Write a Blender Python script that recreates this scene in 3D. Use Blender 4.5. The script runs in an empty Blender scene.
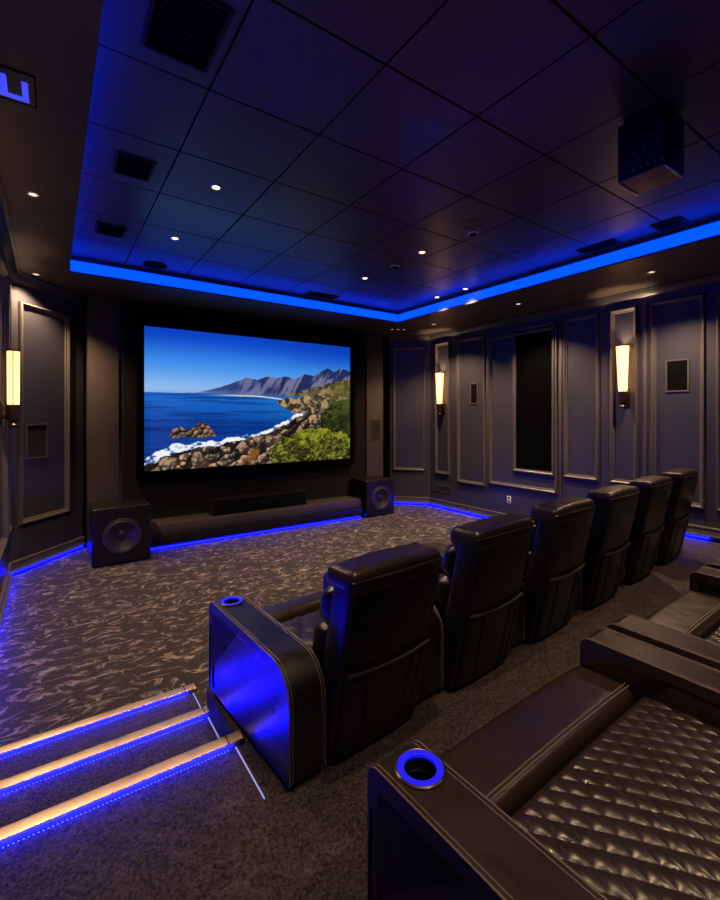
import bpy, bmesh, math, random
import numpy as np
from mathutils import Vector, Matrix
random.seed(4); PI = math.pi
SC = bpy.context.scene; COL = SC.collection
R = math.radians

# ------------------------------------------------------------------ camera maths (used only to work out where things stand)
F = 446.0; HY = 416.0; CZ = 2.08
TH = math.atan(309/446); S_, C_ = math.sin(TH), math.cos(TH)
def ray(px, py):
    u = (px-360)/F; v = (HY-py)/F
    return (S_+C_*u, C_-S_*u, v)
def at_z(px, py, z):
    r = ray(px, py); d = (z-CZ)/r[2]
    return Vector((r[0]*d, r[1]*d, z))

# ------------------------------------------------------------------ materials
def nodes(m):
    m.use_nodes = True
    nt = m.node_tree
    return nt, nt.nodes['Principled BSDF']
def mat(name, col, rough=0.5, metal=0.0, spec=0.5, bump=None, coat=0.0, vary=None):
    m = bpy.data.materials.new(name); nt, b = nodes(m)
    b.inputs['Base Color'].default_value = (*col, 1)
    b.inputs['Roughness'].default_value = rough
    b.inputs['Metallic'].default_value = metal
    b.inputs['Specular IOR Level'].default_value = spec
    b.inputs['Coat Weight'].default_value = coat
    tc = nt.nodes.new('ShaderNodeTexCoord')
    if bump:
        sc, st, dist = bump
        n = nt.nodes.new('ShaderNodeTexNoise'); n.inputs['Scale'].default_value = sc; n.inputs['Detail'].default_value = 4
        bp = nt.nodes.new('ShaderNodeBump'); bp.inputs['Strength'].default_value = st; bp.inputs['Distance'].default_value = dist
        nt.links.new(tc.outputs['Object'], n.inputs['Vector'])
        nt.links.new(n.outputs['Fac'], bp.inputs['Height'])
        nt.links.new(bp.outputs['Normal'], b.inputs['Normal'])
    if vary:
        sc, amt = vary
        n2 = nt.nodes.new('ShaderNodeTexNoise'); n2.inputs['Scale'].default_value = sc; n2.inputs['Detail'].default_value = 5
        mr = nt.nodes.new('ShaderNodeMapRange')
        mr.inputs['From Min'].default_value = .3; mr.inputs['From Max'].default_value = .7
        mr.inputs['To Min'].default_value = max(.02, rough-amt); mr.inputs['To Max'].default_value = min(1, rough+amt)
        nt.links.new(tc.outputs['Object'], n2.inputs['Vector'])
        nt.links.new(n2.outputs['Fac'], mr.inputs['Value'])
        nt.links.new(mr.outputs['Result'], b.inputs['Roughness'])
    return m
def emit(name, col, strength, base=(0.02, 0.02, 0.02)):
    m = bpy.data.materials.new(name); nt, b = nodes(m)
    b.inputs['Base Color'].default_value = (*base, 1)
    b.inputs['Emission Color'].default_value = (*col, 1)
    b.inputs['Emission Strength'].default_value = strength
    return m

def leather_mat(name, col, rough, bump=.45):
    m = bpy.data.materials.new(name); nt, b = nodes(m); L = nt.links.new
    b.inputs['Base Color'].default_value = (*col, 1)
    tc = nt.nodes.new('ShaderNodeTexCoord')
    n1 = nt.nodes.new('ShaderNodeTexNoise'); n1.inputs['Scale'].default_value = 7; n1.inputs['Detail'].default_value = 3; n1.inputs['Distortion'].default_value = .6
    v = nt.nodes.new('ShaderNodeTexVoronoi'); v.inputs['Scale'].default_value = 170
    a = nt.nodes.new('ShaderNodeMath'); a.operation = 'MULTIPLY_ADD'; a.inputs[1].default_value = .06
    L(tc.outputs['Object'], n1.inputs['Vector']); L(tc.outputs['Object'], v.inputs['Vector'])
    L(v.outputs['Distance'], a.inputs[0]); L(n1.outputs['Fac'], a.inputs[2])
    bp = nt.nodes.new('ShaderNodeBump'); bp.inputs['Strength'].default_value = bump; bp.inputs['Distance'].default_value = .006
    L(a.outputs[0], bp.inputs['Height']); L(bp.outputs['Normal'], b.inputs['Normal'])
    mr = nt.nodes.new('ShaderNodeMapRange'); mr.inputs['From Min'].default_value = .3; mr.inputs['From Max'].default_value = .7
    mr.inputs['To Min'].default_value = rough-.05; mr.inputs['To Max'].default_value = rough+.08
    L(n1.outputs['Fac'], mr.inputs['Value']); L(mr.outputs['Result'], b.inputs['Roughness'])
    return m

def carpet_mat(name, dark, light, swirl, fibre=.34):
    m = bpy.data.materials.new(name); nt, b = nodes(m); L = nt.links.new
    tc = nt.nodes.new('ShaderNodeTexCoord')
    mp = nt.nodes.new('ShaderNodeMapping'); mp.inputs['Rotation'].default_value = (0, 0, R(14)); mp.inputs['Scale'].default_value = (0.75, 1.25, 1)
    L(tc.outputs['Object'], mp.inputs['Vector'])
    n = nt.nodes.new('ShaderNodeTexNoise'); n.inputs['Scale'].default_value = 5.8; n.inputs['Detail'].default_value = 2.2; n.inputs['Distortion'].default_value = 1.3
    L(mp.outputs['Vector'], n.inputs['Vector'])
    s = nt.nodes.new('ShaderNodeMath'); s.operation = 'SUBTRACT'; s.inputs[1].default_value = .52; L(n.outputs['Fac'], s.inputs[0])
    ab = nt.nodes.new('ShaderNodeMath'); ab.operation = 'ABSOLUTE'; L(s.outputs[0], ab.inputs[0])
    mr = nt.nodes.new('ShaderNodeMapRange'); mr.inputs['From Min'].default_value = .012; mr.inputs['From Max'].default_value = .055
    mr.inputs['To Min'].default_value = 1; mr.inputs['To Max'].default_value = 0; L(ab.outputs[0], mr.inputs['Value'])
    f = nt.nodes.new('ShaderNodeTexNoise'); f.inputs['Scale'].default_value = 75; f.inputs['Detail'].default_value = 6; f.inputs['Roughness'].default_value = .8
    L(tc.outputs['Object'], f.inputs['Vector'])
    fr = nt.nodes.new('ShaderNodeMapRange'); fr.inputs['From Min'].default_value = .38; fr.inputs['From Max'].default_value = .66; L(f.outputs['Fac'], fr.inputs['Value'])
    g = nt.nodes.new('ShaderNodeTexNoise'); g.inputs['Scale'].default_value = 9; g.inputs['Detail'].default_value = 4; L(mp.outputs['Vector'], g.inputs['Vector'])
    gr = nt.nodes.new('ShaderNodeMapRange'); gr.inputs['From Min'].default_value = .4; gr.inputs['From Max'].default_value = .68; L(g.outputs['Fac'], gr.inputs['Value'])
    mu = nt.nodes.new('ShaderNodeMath'); mu.operation = 'MULTIPLY'; L(mr.outputs['Result'], mu.inputs[0]); L(gr.outputs['Result'], mu.inputs[1])
    m2 = nt.nodes.new('ShaderNodeMath'); m2.operation = 'MULTIPLY_ADD'; m2.inputs[1].default_value = swirl; L(mu.outputs[0], m2.inputs[0])
    fb = nt.nodes.new('ShaderNodeMath'); fb.operation = 'MULTIPLY'; fb.inputs[1].default_value = fibre; L(fr.outputs['Result'], fb.inputs[0])
    L(fb.outputs[0], m2.inputs[2])
    mx = nt.nodes.new('ShaderNodeMix'); mx.data_type = 'RGBA'; mx.clamp_factor = True
    mx.inputs[6].default_value = (*dark, 1); mx.inputs[7].default_value = (*light, 1)
    L(m2.outputs[0], mx.inputs[0]); L(mx.outputs[2], b.inputs['Base Color'])
    b.inputs['Roughness'].default_value = .95; b.inputs['Specular IOR Level'].default_value = .1
    bp = nt.nodes.new('ShaderNodeBump'); bp.inputs['Strength'].default_value = .9; bp.inputs['Distance'].default_value = .02
    L(f.outputs['Fac'], bp.inputs['Height']); L(bp.outputs['Normal'], b.inputs['Normal'])
    return m

M = {}
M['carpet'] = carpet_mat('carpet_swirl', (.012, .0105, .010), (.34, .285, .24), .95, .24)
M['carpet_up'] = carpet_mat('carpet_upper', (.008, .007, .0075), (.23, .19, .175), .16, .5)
M['wall'] = mat('wall_paint', (.036, .035, .044), .40, bump=(220, .08, .002), vary=(3, .05))
M['trim'] = mat('trim_paint', (.085, .074, .070), .33, vary=(4, .05))
M['dark_wall'] = mat('black_velvet', (.0025, .0025, .003), 1.0, spec=.0, bump=(160, .2, .003))
M['surround'] = mat('screen_wall_cloth', (.011, .0095, .0085), .9, spec=.1, bump=(200, .2, .003))
M['mesh_brown'] = mat('brown_mesh', (.024, .019, .015), .8, spec=.2, bump=(300, .6, .004))
M['column'] = mat('column_fabric', (.060, .048, .042), .75, spec=.25, bump=(240, .3, .003))
M['soffit'] = mat('soffit_paint', (.072, .052, .039), .45, vary=(2.5, .06))
M['tile'] = mat('ceiling_tile', (.058, .050, .045), .34, vary=(1.6, .07), bump=(300, .05, .001))
M['gap'] = mat('tile_gap', (.004, .004, .005), .9, spec=.1)
M['black'] = mat('black_plastic', (.006, .006, .0062), .5, spec=.2, vary=(8, .06))
M['grille'] = mat('grille_cloth', (.004, .004, .0045), .95, spec=.03, bump=(400, .6, .004))
M['gloss'] = mat('black_ash', (.008, .007, .0065), .3, spec=.35, bump=(60, .12, .003), vary=(6, .06))
M['wood'] = mat('stage_board', (.045, .035, .030), .42, bump=(40, .15, .003), vary=(4, .08))
M['cone'] = mat('speaker_cone', (.014, .013, .013), .35, spec=.5)
M['rubber'] = mat('rubber_surround', (.016, .016, .017), .55)
M['metal'] = mat('dark_bronze', (.09, .065, .05), .3, metal=.9, vary=(10, .06))
M['plate'] = mat('gold_lit_plate', (.34, .21, .09), .45, metal=.35, vary=(9, .06))  # golden light on the projector's underside put into the colour
M['chrome'] = mat('satin_nickel', (.55, .52, .50), .25, metal=1)
M['gold'] = mat('champagne_aluminium', (.46, .34, .25), .38, metal=.85, bump=(90, .05, .002), vary=(14, .08))
M['white'] = mat('white_plastic', (.80, .78, .75), .4, vary=(9, .05))
M['leather'] = leather_mat('black_leather', (.006, .0054, .0054), .31, .06)
M['leather_lit'] = leather_mat('warm_lit_leather', (.019, .0125, .0085), .31, .25)  # black leather browned to carry the warm light falling on it
M['thread'] = mat('stitch_thread', (.11, .085, .065), .5, vary=(20, .05))
M['bolt'] = mat('bolt_steel', (.5, .45, .38), .3, metal=1)
M['led_cove'] = emit('cove_led_diffuser', (0.0, .031, 1.0), 3.4)
M['led_cove_left'] = emit('cove_led_diffuser_left', (0.0, .020, 1.0), 13)
M['led_floor'] = emit('floor_led', (.0003, .0005, 1.0), 82)
M['led_step'] = emit('step_led', (.0002, .0003, 1.0), 112)
M['led_aisle'] = emit('aisle_led', (.0015, .002, 1.0), 13)
M['led_dot'] = emit('step_led_diode', (.35, .40, 1.0), 1.0)
M['led_line'] = emit('tread_edge_led', (.40, .42, 1.0), .75)
M['led_ring'] = emit('cup_ring_led', (.004, .006, 1.0), .85, (.002, .002, .004))
M['led_soft'] = emit('recess_led', (.05, .07, 1.0), 1.0)
M['shade'] = emit('sconce_glass', (1.0, .48, .15), 2.8, (.6, .5, .4))
M['lens'] = emit('downlight_lens', (1.0, .50, .20), 9, (.6, .6, .6))
M['lens_dim'] = emit('soffit_lens', (1.0, .72, .45), 1.6, (.6, .6, .6))

# ------------------------------------------------------------------ mesh helpers
def obj(name, bm, m, parent=None, smooth=True, angle=35):
    bmesh.ops.recalc_face_normals(bm, faces=bm.faces[:])
    me = bpy.data.meshes.new(name); bm.to_mesh(me); bm.free()
    if smooth:
        for p in me.polygons: p.use_smooth = True
        me.set_sharp_from_angle(angle=R(angle))
    me.materials.append(m)
    o = bpy.data.objects.new(name, me); COL.objects.link(o)
    if parent: o.parent = parent
    return o
def thing(name, label, cat, loc=(0, 0, 0), rotz=0, group=None):
    o = bpy.data.objects.new(name, None); COL.objects.link(o)
    o.empty_display_size = .1; o.location = loc; o.rotation_euler = (0, 0, rotz)
    o['label'] = label; o['category'] = cat
    if group: o['group'] = group
    return o
def struct(name, bm, m, **k):
    o = obj(name, bm, m, **k); o['kind'] = 'structure'; return o
def dup(root, loc, rotz, label, group=None):
    r = root.copy(); COL.objects.link(r); r.location = loc; r.rotation_euler = (0, 0, rotz); r['label'] = label
    if group: r['group'] = group
    for ch in list(root.children):
        c = ch.copy(); COL.objects.link(c); c.parent = r
        for g in list(ch.children):
            d = g.copy(); COL.objects.link(d); d.parent = c
    return r
def NB(): return bmesh.new()
def box(bm, x0, x1, y0, y1, z0, z1, bev=0, seg=2, mx=None):
    vs = [bm.verts.new(p) for p in ((x0,y0,z0),(x1,y0,z0),(x1,y1,z0),(x0,y1,z0),(x0,y0,z1),(x1,y0,z1),(x1,y1,z1),(x0,y1,z1))]
    fs = [bm.faces.new([vs[i] for i in q]) for q in ((0,3,2,1),(4,5,6,7),(0,1,5,4),(1,2,6,5),(2,3,7,6),(3,0,4,7))]
    if bev > 0:
        es = list({e for f in fs for e in f.edges})
        r = bmesh.ops.bevel(bm, geom=es, offset=bev, segments=seg, profile=.5, affect='EDGES')
        vs = list({v for f in r['faces'] for v in f.verts} | {v for v in vs if v.is_valid})
    if mx is not None: bmesh.ops.transform(bm, matrix=mx, verts=vs)
    return bm
def rbox(bm, c0, c1, r, n=(8, 8, 8), fn=None):
    """a rounded block on a grid, bent by fn"""
    a = [Vector(c0), Vector(c1)]; mid = (a[0]+a[1])/2; h = (a[1]-a[0])/2
    rr = [min(r, h[i]*.98) for i in range(3)]
    idx = {}
    def vert(i, j, k):
        key = (i, j, k)
        if key in idx: return idx[key]
        p = []
        for ax, t in enumerate((i/n[0], j/n[1], k/n[2])):
            # denser towards the ends
            t = .5-.5*math.cos(PI*t)*(.55+.45*abs(math.cos(PI*t)))
            p.append((t*2-1)*h[ax])
        p = Vector(p)
        q = Vector([max(-h[x]+rr[x], min(h[x]-rr[x], p[x])) for x in range(3)])
        d = Vector([(p[x]-q[x])/rr[x] for x in range(3)])
        if d.length > 1e-9:
            L = d.length; mxx = max(abs(c) for c in d)
            d = d/L*mxx
        p = q+Vector([d[x]*rr[x] for x in range(3)])+mid
        if fn: p = Vector(fn(p.x, p.y, p.z))
        idx[key] = bm.verts.new(p); return idx[key]
    def q(a, b, c, d): bm.faces.new((a, b, c, d))
    for i in range(n[0]):
        for j in range(n[1]):
            for k in (0, n[2]): q(vert(i,j,k), vert(i+1,j,k), vert(i+1,j+1,k), vert(i,j+1,k))
    for i in range(n[0]):
        for k in range(n[2]):
            for j in (0, n[1]): q(vert(i,j,k), vert(i+1,j,k), vert(i+1,j,k+1), vert(i,j,k+1))
    for j in range(n[1]):
        for k in range(n[2]):
            for i in (0, n[0]): q(vert(i,j,k), vert(i,j+1,k), vert(i,j+1,k+1), vert(i,j,k+1))
    return bm
def lathe(bm, prof, n=32, mx=None, close=False):
    rings = []; new = []
    for (r, z) in prof:
        if r < 1e-6:
            v = bm.verts.new((0, 0, z)); rings.append([v]*n); new.append(v)
        else:
            ring = [bm.verts.new((r*math.cos(2*PI*i/n), r*math.sin(2*PI*i/n), z)) for i in range(n)]
            rings.append(ring); new += ring
    pairs = list(zip(rings, rings[1:]))
    if close: pairs.append((rings[-1], rings[0]))
    for a, b in pairs:
        for i in range(n):
            j = (i+1) % n
            f = []
            for v in (a[i], a[j], b[j], b[i]):
                if v not in f: f.append(v)
            if len(f) > 2: bm.faces.new(f)
    if mx is not None: bmesh.ops.transform(bm, matrix=mx, verts=new)
    return bm
def tube(bm, pts, r, n=8, closed=False):
    P = [Vector(p) for p in pts]; N = len(P); rings = []
    up = Vector((0, 0, 1)); prev = None
    for i in range(N):
        if closed: t = P[(i+1) % N]-P[i-1]
        else: t = P[min(i+1, N-1)]-P[max(i-1, 0)]
        t.normalize()
        if prev is None:
            s = t.cross(up)
            if s.length < 1e-3: s = t.cross(Vector((1, 0, 0)))
        else: s = prev-t*prev.dot(t)
        s.normalize(); prev = s; w = t.cross(s)
        rings.append([bm.verts.new(P[i]+(s*math.cos(2*PI*k/n)+w*math.sin(2*PI*k/n))*r) for k in range(n)])
    for i in range(N if closed else N-1):
        a, b = rings[i], rings[(i+1) % N]
        for k in range(n): bm.faces.new((a[k], a[(k+1) % n], b[(k+1) % n], b[k]))
    if not closed: bm.faces.new(rings[0]); bm.faces.new(rings[-1][::-1])
    return bm
def prism_x(bm, outline, x0, x1, bev=0, seg=3):
    """outline in (y,z), pushed along x"""
    a = [bm.verts.new((x0, y, z)) for y, z in outline]; b = [bm.verts.new((x1, y, z)) for y, z in outline]
    f1 = bm.faces.new(a); f2 = bm.faces.new(b[::-1]); n = len(a)
    for i in range(n): bm.faces.new((a[i], b[i], b[(i+1) % n], a[(i+1) % n]))
    if bev: bmesh.ops.bevel(bm, geom=list(f1.edges)+list(f2.edges), offset=bev, segments=seg, profile=.5, affect='EDGES')
    return bm
def prism_z(bm, pts, z0, z1):
    a = [bm.verts.new((x, y, z0)) for x, y in pts]; b = [bm.verts.new((x, y, z1)) for x, y in pts]; n = len(a)
    bm.faces.new(a[::-1]); bm.faces.new(b)
    for i in range(n): bm.faces.new((a[i], a[(i+1) % n], b[(i+1) % n], b[i]))
    return bm
def rounded(pts, rads, n=7):
    """round the corners of a polygon"""
    out = []; N = len(pts)
    for i in range(N):
        p = Vector(pts[i]); a = Vector(pts[i-1]); b = Vector(pts[(i+1) % N]); r = rads[i]
        if r <= 0: out.append(tuple(p)); continue
        u = (a-p).normalized(); v = (b-p).normalized(); ang = u.angle(v)
        t = r/math.tan(ang/2); c = p+(u+v).normalized()*(r/math.sin(ang/2))
        s = p+u*t-c; e = p+v*t-c
        a0 = math.atan2(s.y, s.x); a1 = math.atan2(e.y, e.x); d = (a1-a0+PI) % (2*PI)-PI
        for k in range(n+1):
            g = a0+d*k/n; out.append((c.x+r*math.cos(g), c.y+r*math.sin(g)))
    return out
def cut(o, cutters):
    """take holes out of a mesh"""
    tmp = []
    for bm in cutters:
        me = bpy.data.meshes.new('hole'); bmesh.ops.recalc_face_normals(bm, faces=bm.faces[:]); bm.to_mesh(me); bm.free()
        c = bpy.data.objects.new('hole', me); COL.objects.link(c); tmp.append(c)
        c.parent = o.parent
        md = o.modifiers.new('b', 'BOOLEAN'); md.object = c; md.operation = 'DIFFERENCE'; md.solver = 'EXACT'
    bpy.context.view_layer.update()
    dg = bpy.context.evaluated_depsgraph_get()
    me = bpy.data.meshes.new_from_object(o.evaluated_get(dg))
    o.modifiers.clear(); old = o.data; name = old.name; o.data = me; bpy.data.meshes.remove(old); me.name = name
    for c in tmp:
        d = c.data; bpy.data.objects.remove(c); bpy.data.meshes.remove(d)
    for p in me.polygons: p.use_smooth = True
    me.set_sharp_from_angle(angle=R(50))
def wall_mx(p0, p1, flip=False):
    """local (along, into the room, up) -> world, for a wall from p0 to p1"""
    d = Vector((p1[0]-p0[0], p1[1]-p0[1], 0)).normalized(); n = Vector((-d.y, d.x, 0))
    if flip: n = -n
    return Matrix(((d.x, n.x, 0, p0[0]), (d.y, n.y, 0, p0[1]), (0, 0, 1, 0), (0, 0, 0, 1)))
PROF = [(0, 0), (0, .020), (.008, .034), (.020, .038), (.032, .030), (.038, .016), (.050, .012), (.056, 0)]
def frame(bm, mx, s0, s1, z0, z1, prof=PROF, k=1.0):
    n = len(prof); rings = []
    for (cs, cz, sx, sz) in ((s0, z0, 1, 1), (s1, z0, -1, 1), (s1, z1, -1, -1), (s0, z1, 1, -1)):
        rings.append([bm.verts.new(mx @ Vector((cs+sx*a*k, p*k, cz+sz*a*k))) for a, p in prof])
    for i in range(4):
        a, b = rings[i], rings[(i+1) % 4]
        for j in range(n-1): bm.faces.new((a[j], b[j], b[j+1], a[j+1]))
    return bm
def run(bm, mx, s0, s1, prof):
    """a straight moulding; prof in (into the room, up)"""
    a = [bm.verts.new(mx @ Vector((s0, n, z))) for n, z in prof]; b = [bm.verts.new(mx @ Vector((s1, n, z))) for n, z in prof]; k = len(a)
    bm.faces.new(a); bm.faces.new(b[::-1])
    for i in range(k): bm.faces.new((a[i], a[(i+1) % k], b[(i+1) % k], b[i]))
    return bm
def lbox(bm, mx, s0, s1, n0, n1, z0, z1, bev=0): return box(bm, s0, s1, n0, n1, z0, z1, bev, 2, mx)

# ------------------------------------------------------------------ the setting
XL, XR, YB, YF = -.45, 7.26, -2.2, 8.3      # room
ZP = .405                                   # seating platform
ZS, ZC = 3.95, 4.17                         # soffit underside, tile underside
TX0, TX1, TY0, TY1 = .18, 5.75, -1.3, 6.95  # tray opening
LC0, LC1 = (XL, 7.32), (.42, YF)            # angled corner, left
RC0, RC1 = (XR, 7.60), (6.62, YF)           # angled corner, right

struct('floor', box(NB(), XL-.3, XR+.3, YB-.3, YF+.4, -.2, 0), M['carpet'])
NY = (2.29, 2.80, 3.32)                     # front edges of platform, second and first step
XS = .79                                    # right end of the steps
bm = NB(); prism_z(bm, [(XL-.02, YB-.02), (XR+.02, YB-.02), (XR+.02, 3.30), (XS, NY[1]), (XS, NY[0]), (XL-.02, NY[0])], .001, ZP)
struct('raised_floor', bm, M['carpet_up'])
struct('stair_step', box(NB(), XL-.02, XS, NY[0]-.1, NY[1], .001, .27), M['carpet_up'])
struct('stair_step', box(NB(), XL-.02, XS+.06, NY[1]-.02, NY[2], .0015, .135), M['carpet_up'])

struct('wall_left', box(NB(), XL-.25, XL, YB-.25, YF+.3, 0, 4.4), M['wall'])
struct('wall_right', box(NB(), XR, XR+.25, YB-.25, YF+.3, 0, 4.4), M['wall'])
struct('wall_front', box(NB(), XL, XR, YF, YF+.25, 0, 4.4), M['dark_wall'])
struct('wall_back', box(NB(), XL, XR, YB-.25, YB, 0, 4.4), M['wall'])
WL = wall_mx((XL, 0), (XL, 1), True); WR = wall_mx((XR, 0), (XR, 1))
CL = wall_mx(LC0, LC1, True); CR = wall_mx(RC0, RC1)
lenL = (Vector(LC1)-Vector(LC0)).length; lenR = (Vector(RC1)-Vector(RC0)).length
# into-the-room side check: n must point to the room's middle
def facing(mx):
    p = mx @ Vector((0, 1, 0)) - mx @ Vector((0, 0, 0))
    return p
bm = NB(); prism_z(bm, [LC0, LC1, (XL-.05, YF+.05)], 0, 4.2); struct('wall_front_left', bm, M['wall'])
bm = NB(); prism_z(bm, [RC0, (XR+.05, YF+.05), RC1], 0, 4.2); struct('wall_front_right', bm, M['wall'])
# columns either side of the screen
for nm, x0, x1, xs0, xs1 in (('column_left', .46, .885, .885, .945), ('column_right', 5.72, 6.18, 5.66, 5.72)):
    bm = NB(); box(bm, x0, x1, 8.0, YF, 0, ZS+.05, .006); box(bm, min(xs0, xs1)-.001, max(xs0, xs1)+.001, 8.04, YF, 0, ZS+.05, .004)
    struct(nm, bm, M['column'])
# black surround behind the screen
struct('wall_screen', box(NB(), .945, 5.66, 7.98, YF, 0, ZS+.05), M['surround'])

# soffit ring and tray ceiling
bm = NB()
box(bm, XL-.1, TX0, YB-.1, YF+.1, ZS, 4.45); box(bm, TX1, XR+.1, YB-.1, YF+.1, ZS, 4.45)
box(bm, TX0, TX1, TY1, YF+.1, ZS, 4.45); box(bm, TX0, TX1, YB-.1, TY0, ZS, 4.45)
box(bm, TX0, TX0+.014, TY0, TY1, ZS, ZS+.022); box(bm, TX1-.03, TX1, TY0, TY1, ZS, ZS+.022); box(bm, TX0, TX1, TY1-.03, TY1, ZS, ZS+.022)
struct('ceiling', bm, M['soffit'], smooth=False)
struct('ceiling_back', box(NB(), TX0-.05, TX1+.05, TY0-.05, TY1+.05, ZC+.03, 4.45), M['gap'])
bm = NB(); kx = (ZC-CZ)/(4.12-CZ); P_ = .785*kx
gx = [1.60*kx+P_*i for i in range(-3, 7)]; gy = [2.83*kx+P_*i for i in range(-6, 8)]
for a in range(len(gx)-1):
    for b in range(len(gy)-1):
        x0, x1 = max(gx[a], TX0), min(gx[a+1], TX1); y0, y1 = max(gy[b], TY0), min(gy[b+1], TY1)
        if x1-x0 > .03 and y1-y0 > .03: box(bm, x0+.006, x1-.006, y0+.006, y1-.006, ZC, ZC+.025, .003, 1)
struct('ceiling_tiles', bm, M['tile'], smooth=False)

# mouldings
tn = [0]
def trim(bm, m='trim'):
    tn[0] += 1; return struct('trim_%d' % tn[0], bm, M[m])
for mx, s0, s1, z0, z1 in (
        (WR, 6.98, 7.42, .77, 3.74), (WR, 5.99, 6.75, .65, 3.72), (WR, 4.42, 5.90, .72, 3.66), (WR, 3.71, 4.31, 1.03, 3.74),
        (WR, 3.13, 3.54, 1.03, 3.74), (WR, 2.29, 2.95, .82, 3.74), (WR, .95, 2.17, .82, 3.74), (WR, -1.2, .6, .82, 3.74),
        (WL, 6.70, 7.15, .65, 3.72), (WL, 5.0, 6.50, .65, 3.72), (WL, 3.6, 4.8, .65, 3.72), (WL, 2.0, 3.1, .9, 3.72), (WL, -.6, 1.7, .9, 3.72),
        (CL, .14, 1.00, .63, 3.60), (CR, .11, .88, .80, 3.70)):
    trim(frame(NB(), mx, s0, s1, z0, z1, k=1.25))
# flat pilaster strips between the right-wall panels
for s0, s1 in ((5.93, 5.965), (4.345, 4.40), (3.01, 3.06)):
    trim(lbox(NB(), WR, s0, s1, -.01, .018, .60, 3.80, .004))
CROWN = [(0, ZS-.13), (.02, ZS-.13), (.025, ZS-.105), (.05, ZS-.085), (.09, ZS-.04), (.10, ZS-.02), (.13, ZS-.015), (.13, ZS+.02), (0, ZS+.02)]
for mx, s0, s1 in ((WL, YB, LC0[1]), (WR, YB, RC0[1]), (CL, -.02, lenL+.02), (CR, -.02, lenR+.02)):
    trim(run(NB(), mx, s0, s1, CROWN), 'wall')
def base_prof(z): return [(0, z+.060), (.052, z+.057), (.054, z+.074), (.028, z+.082), (.028, z+.135), (.022, z+.15), (.034, z+.155), (.034, z+.175), (.020, z+.185), (0, z+.185)]
for nm, mx, s0, s1, z in (('baseboard_left', WL, 3.34, LC0[1]-.01, 0), ('baseboard_right', WR, 3.31, RC0[1]-.01, 0), ('baseboard_front_left', CL, .005, lenL-.005, 0),
                          ('baseboard_front_right', CR, .005, lenR-.005, 0), ('baseboard_right_platform', WR, YB, 3.29, ZP), ('baseboard_left_platform', WL, YB, 2.25, ZP)):
    struct(nm, run(NB(), mx, s0, s1, base_prof(z)), M['trim'])

# ------------------------------------------------------------------ LED strips
def strip(name, label, bm, m='led_floor', cat='led strip', group=None):
    o = obj(name, bm, M[m], smooth=False); o['label'] = label; o['category'] = cat
    if group: o['group'] = group
    return o
g = 'blue LED strips in the ceiling cove'
strip('cove_led_strip', 'blue LED strip in the ceiling cove above the screen', box(NB(), TX0+.03, TX1-.03, TY1-.02, TY1-.001, ZS+.03, ZC-.055), 'led_cove', group=g)
strip('cove_led_strip', 'blue LED strip in the ceiling cove along the sconce wall', box(NB(), TX1-.02, TX1-.001, TY0+.03, TY1-.03, ZS+.03, ZC-.055), 'led_cove', group=g)
strip('cove_led_strip', 'blue LED strip hidden behind the left soffit edge', box(NB(), TX0+.001, TX0+.008, TY0+.03, TY1-.03, ZS+.06, ZC-.055), 'led_cove_left', group=g)
g = 'blue LED strips along the skirting'
LEDP = lambda z: [(.012, z+.022), (.022, z+.022), (.022, z+.055), (.012, z+.055)]
for mx, s0, s1, z, lab in ((WL, 3.36, LC0[1]-.03, 0, 'blue LED strip on the floor under the left wall skirting'),
                           (WR, 3.36, RC0[1]-.03, 0, 'blue LED strip on the floor under the right wall skirting by the screen'),
                           (WL, .2, 2.22, ZP, 'blue LED strip along the left wall beside the steps, out of frame'),
                           (CL, .03, lenL-.03, 0, 'blue LED strip under the angled panel left of the screen'),
                           (CR, .03, lenR-.03, 0, 'blue LED strip under the angled panel right of the screen'),
                           (WR, 2.25, 3.26, ZP, 'blue LED strip glowing on the raised floor beyond the last recliner')):
    strip('skirting_led_strip', lab, run(NB(), mx, s0, s1, LEDP(z)), 'led_aisle' if s1 == 2.22 else 'led_floor', group=g)

# ------------------------------------------------------------------ steps: nosings and their LEDs
nose_lab = ('champagne metal nosing on the lowest step, nearest the screen', 'champagne metal nosing on the middle of the three steps', 'champagne metal nosing on the top step edge, nearest the camera')
for k, (yy, zz, xe) in enumerate(((NY[2], .135, XS+.055), (NY[1], .27, XS+.045), (NY[0], ZP, XS+.022))):
    t = thing('step_nosing', nose_lab[k], 'step nosing', (XL+.012, yy, zz), 0, 'metal nosings on the three steps')
    L = xe-XL-.012
    bm = NB(); prism_x(bm, rounded([(.006, -.03), (.006, .022), (-.066, .022), (-.066, .001), (.0015, .001), (.0015, -.03)], [0, .006, .004, 0, 0, 0], 4), 0, L, 0)
    obj('nosing_bar', bm, M['gold'], t)
    bm = NB(); box(bm, L-.075, L-.070, -.0665, .0062, .0015, .0232)
    obj('joint_line', bm, M['gap'], t)
    obj('led_strip', box(NB(), .004, L-.06, -.072, -.067, .0015, .017), M['led_step'], t, smooth=False)
    bm = NB()
    for i in range(int((L-.08)/.016)): box(bm, .010+i*.016, .016+i*.016, -.0835, -.0805, .0012, .0035)
    o = obj('led_diode', bm, M['led_dot'], t, smooth=False); o['kind'] = 'stuff'
side_lab = ('thin white LED line on the floor beside the first recliner', 'thin white LED line at the end of the middle step tread', 'thin white LED line at the end of the lowest step tread')
for k, (y0, y1, z, x) in enumerate(((1.84, NY[0]-.08, ZP, XS-.022), (NY[0]+.01, NY[1]-.082, .27, XS-.014), (NY[1]+.01, NY[2]-.082, .135, XS+.03))):
    strip('tread_led_line', side_lab[k], box(NB(), x-.004, x+.002, y0, y1, z+.001, z+.004), 'led_line', group='white LED lines beside the steps')

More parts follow.
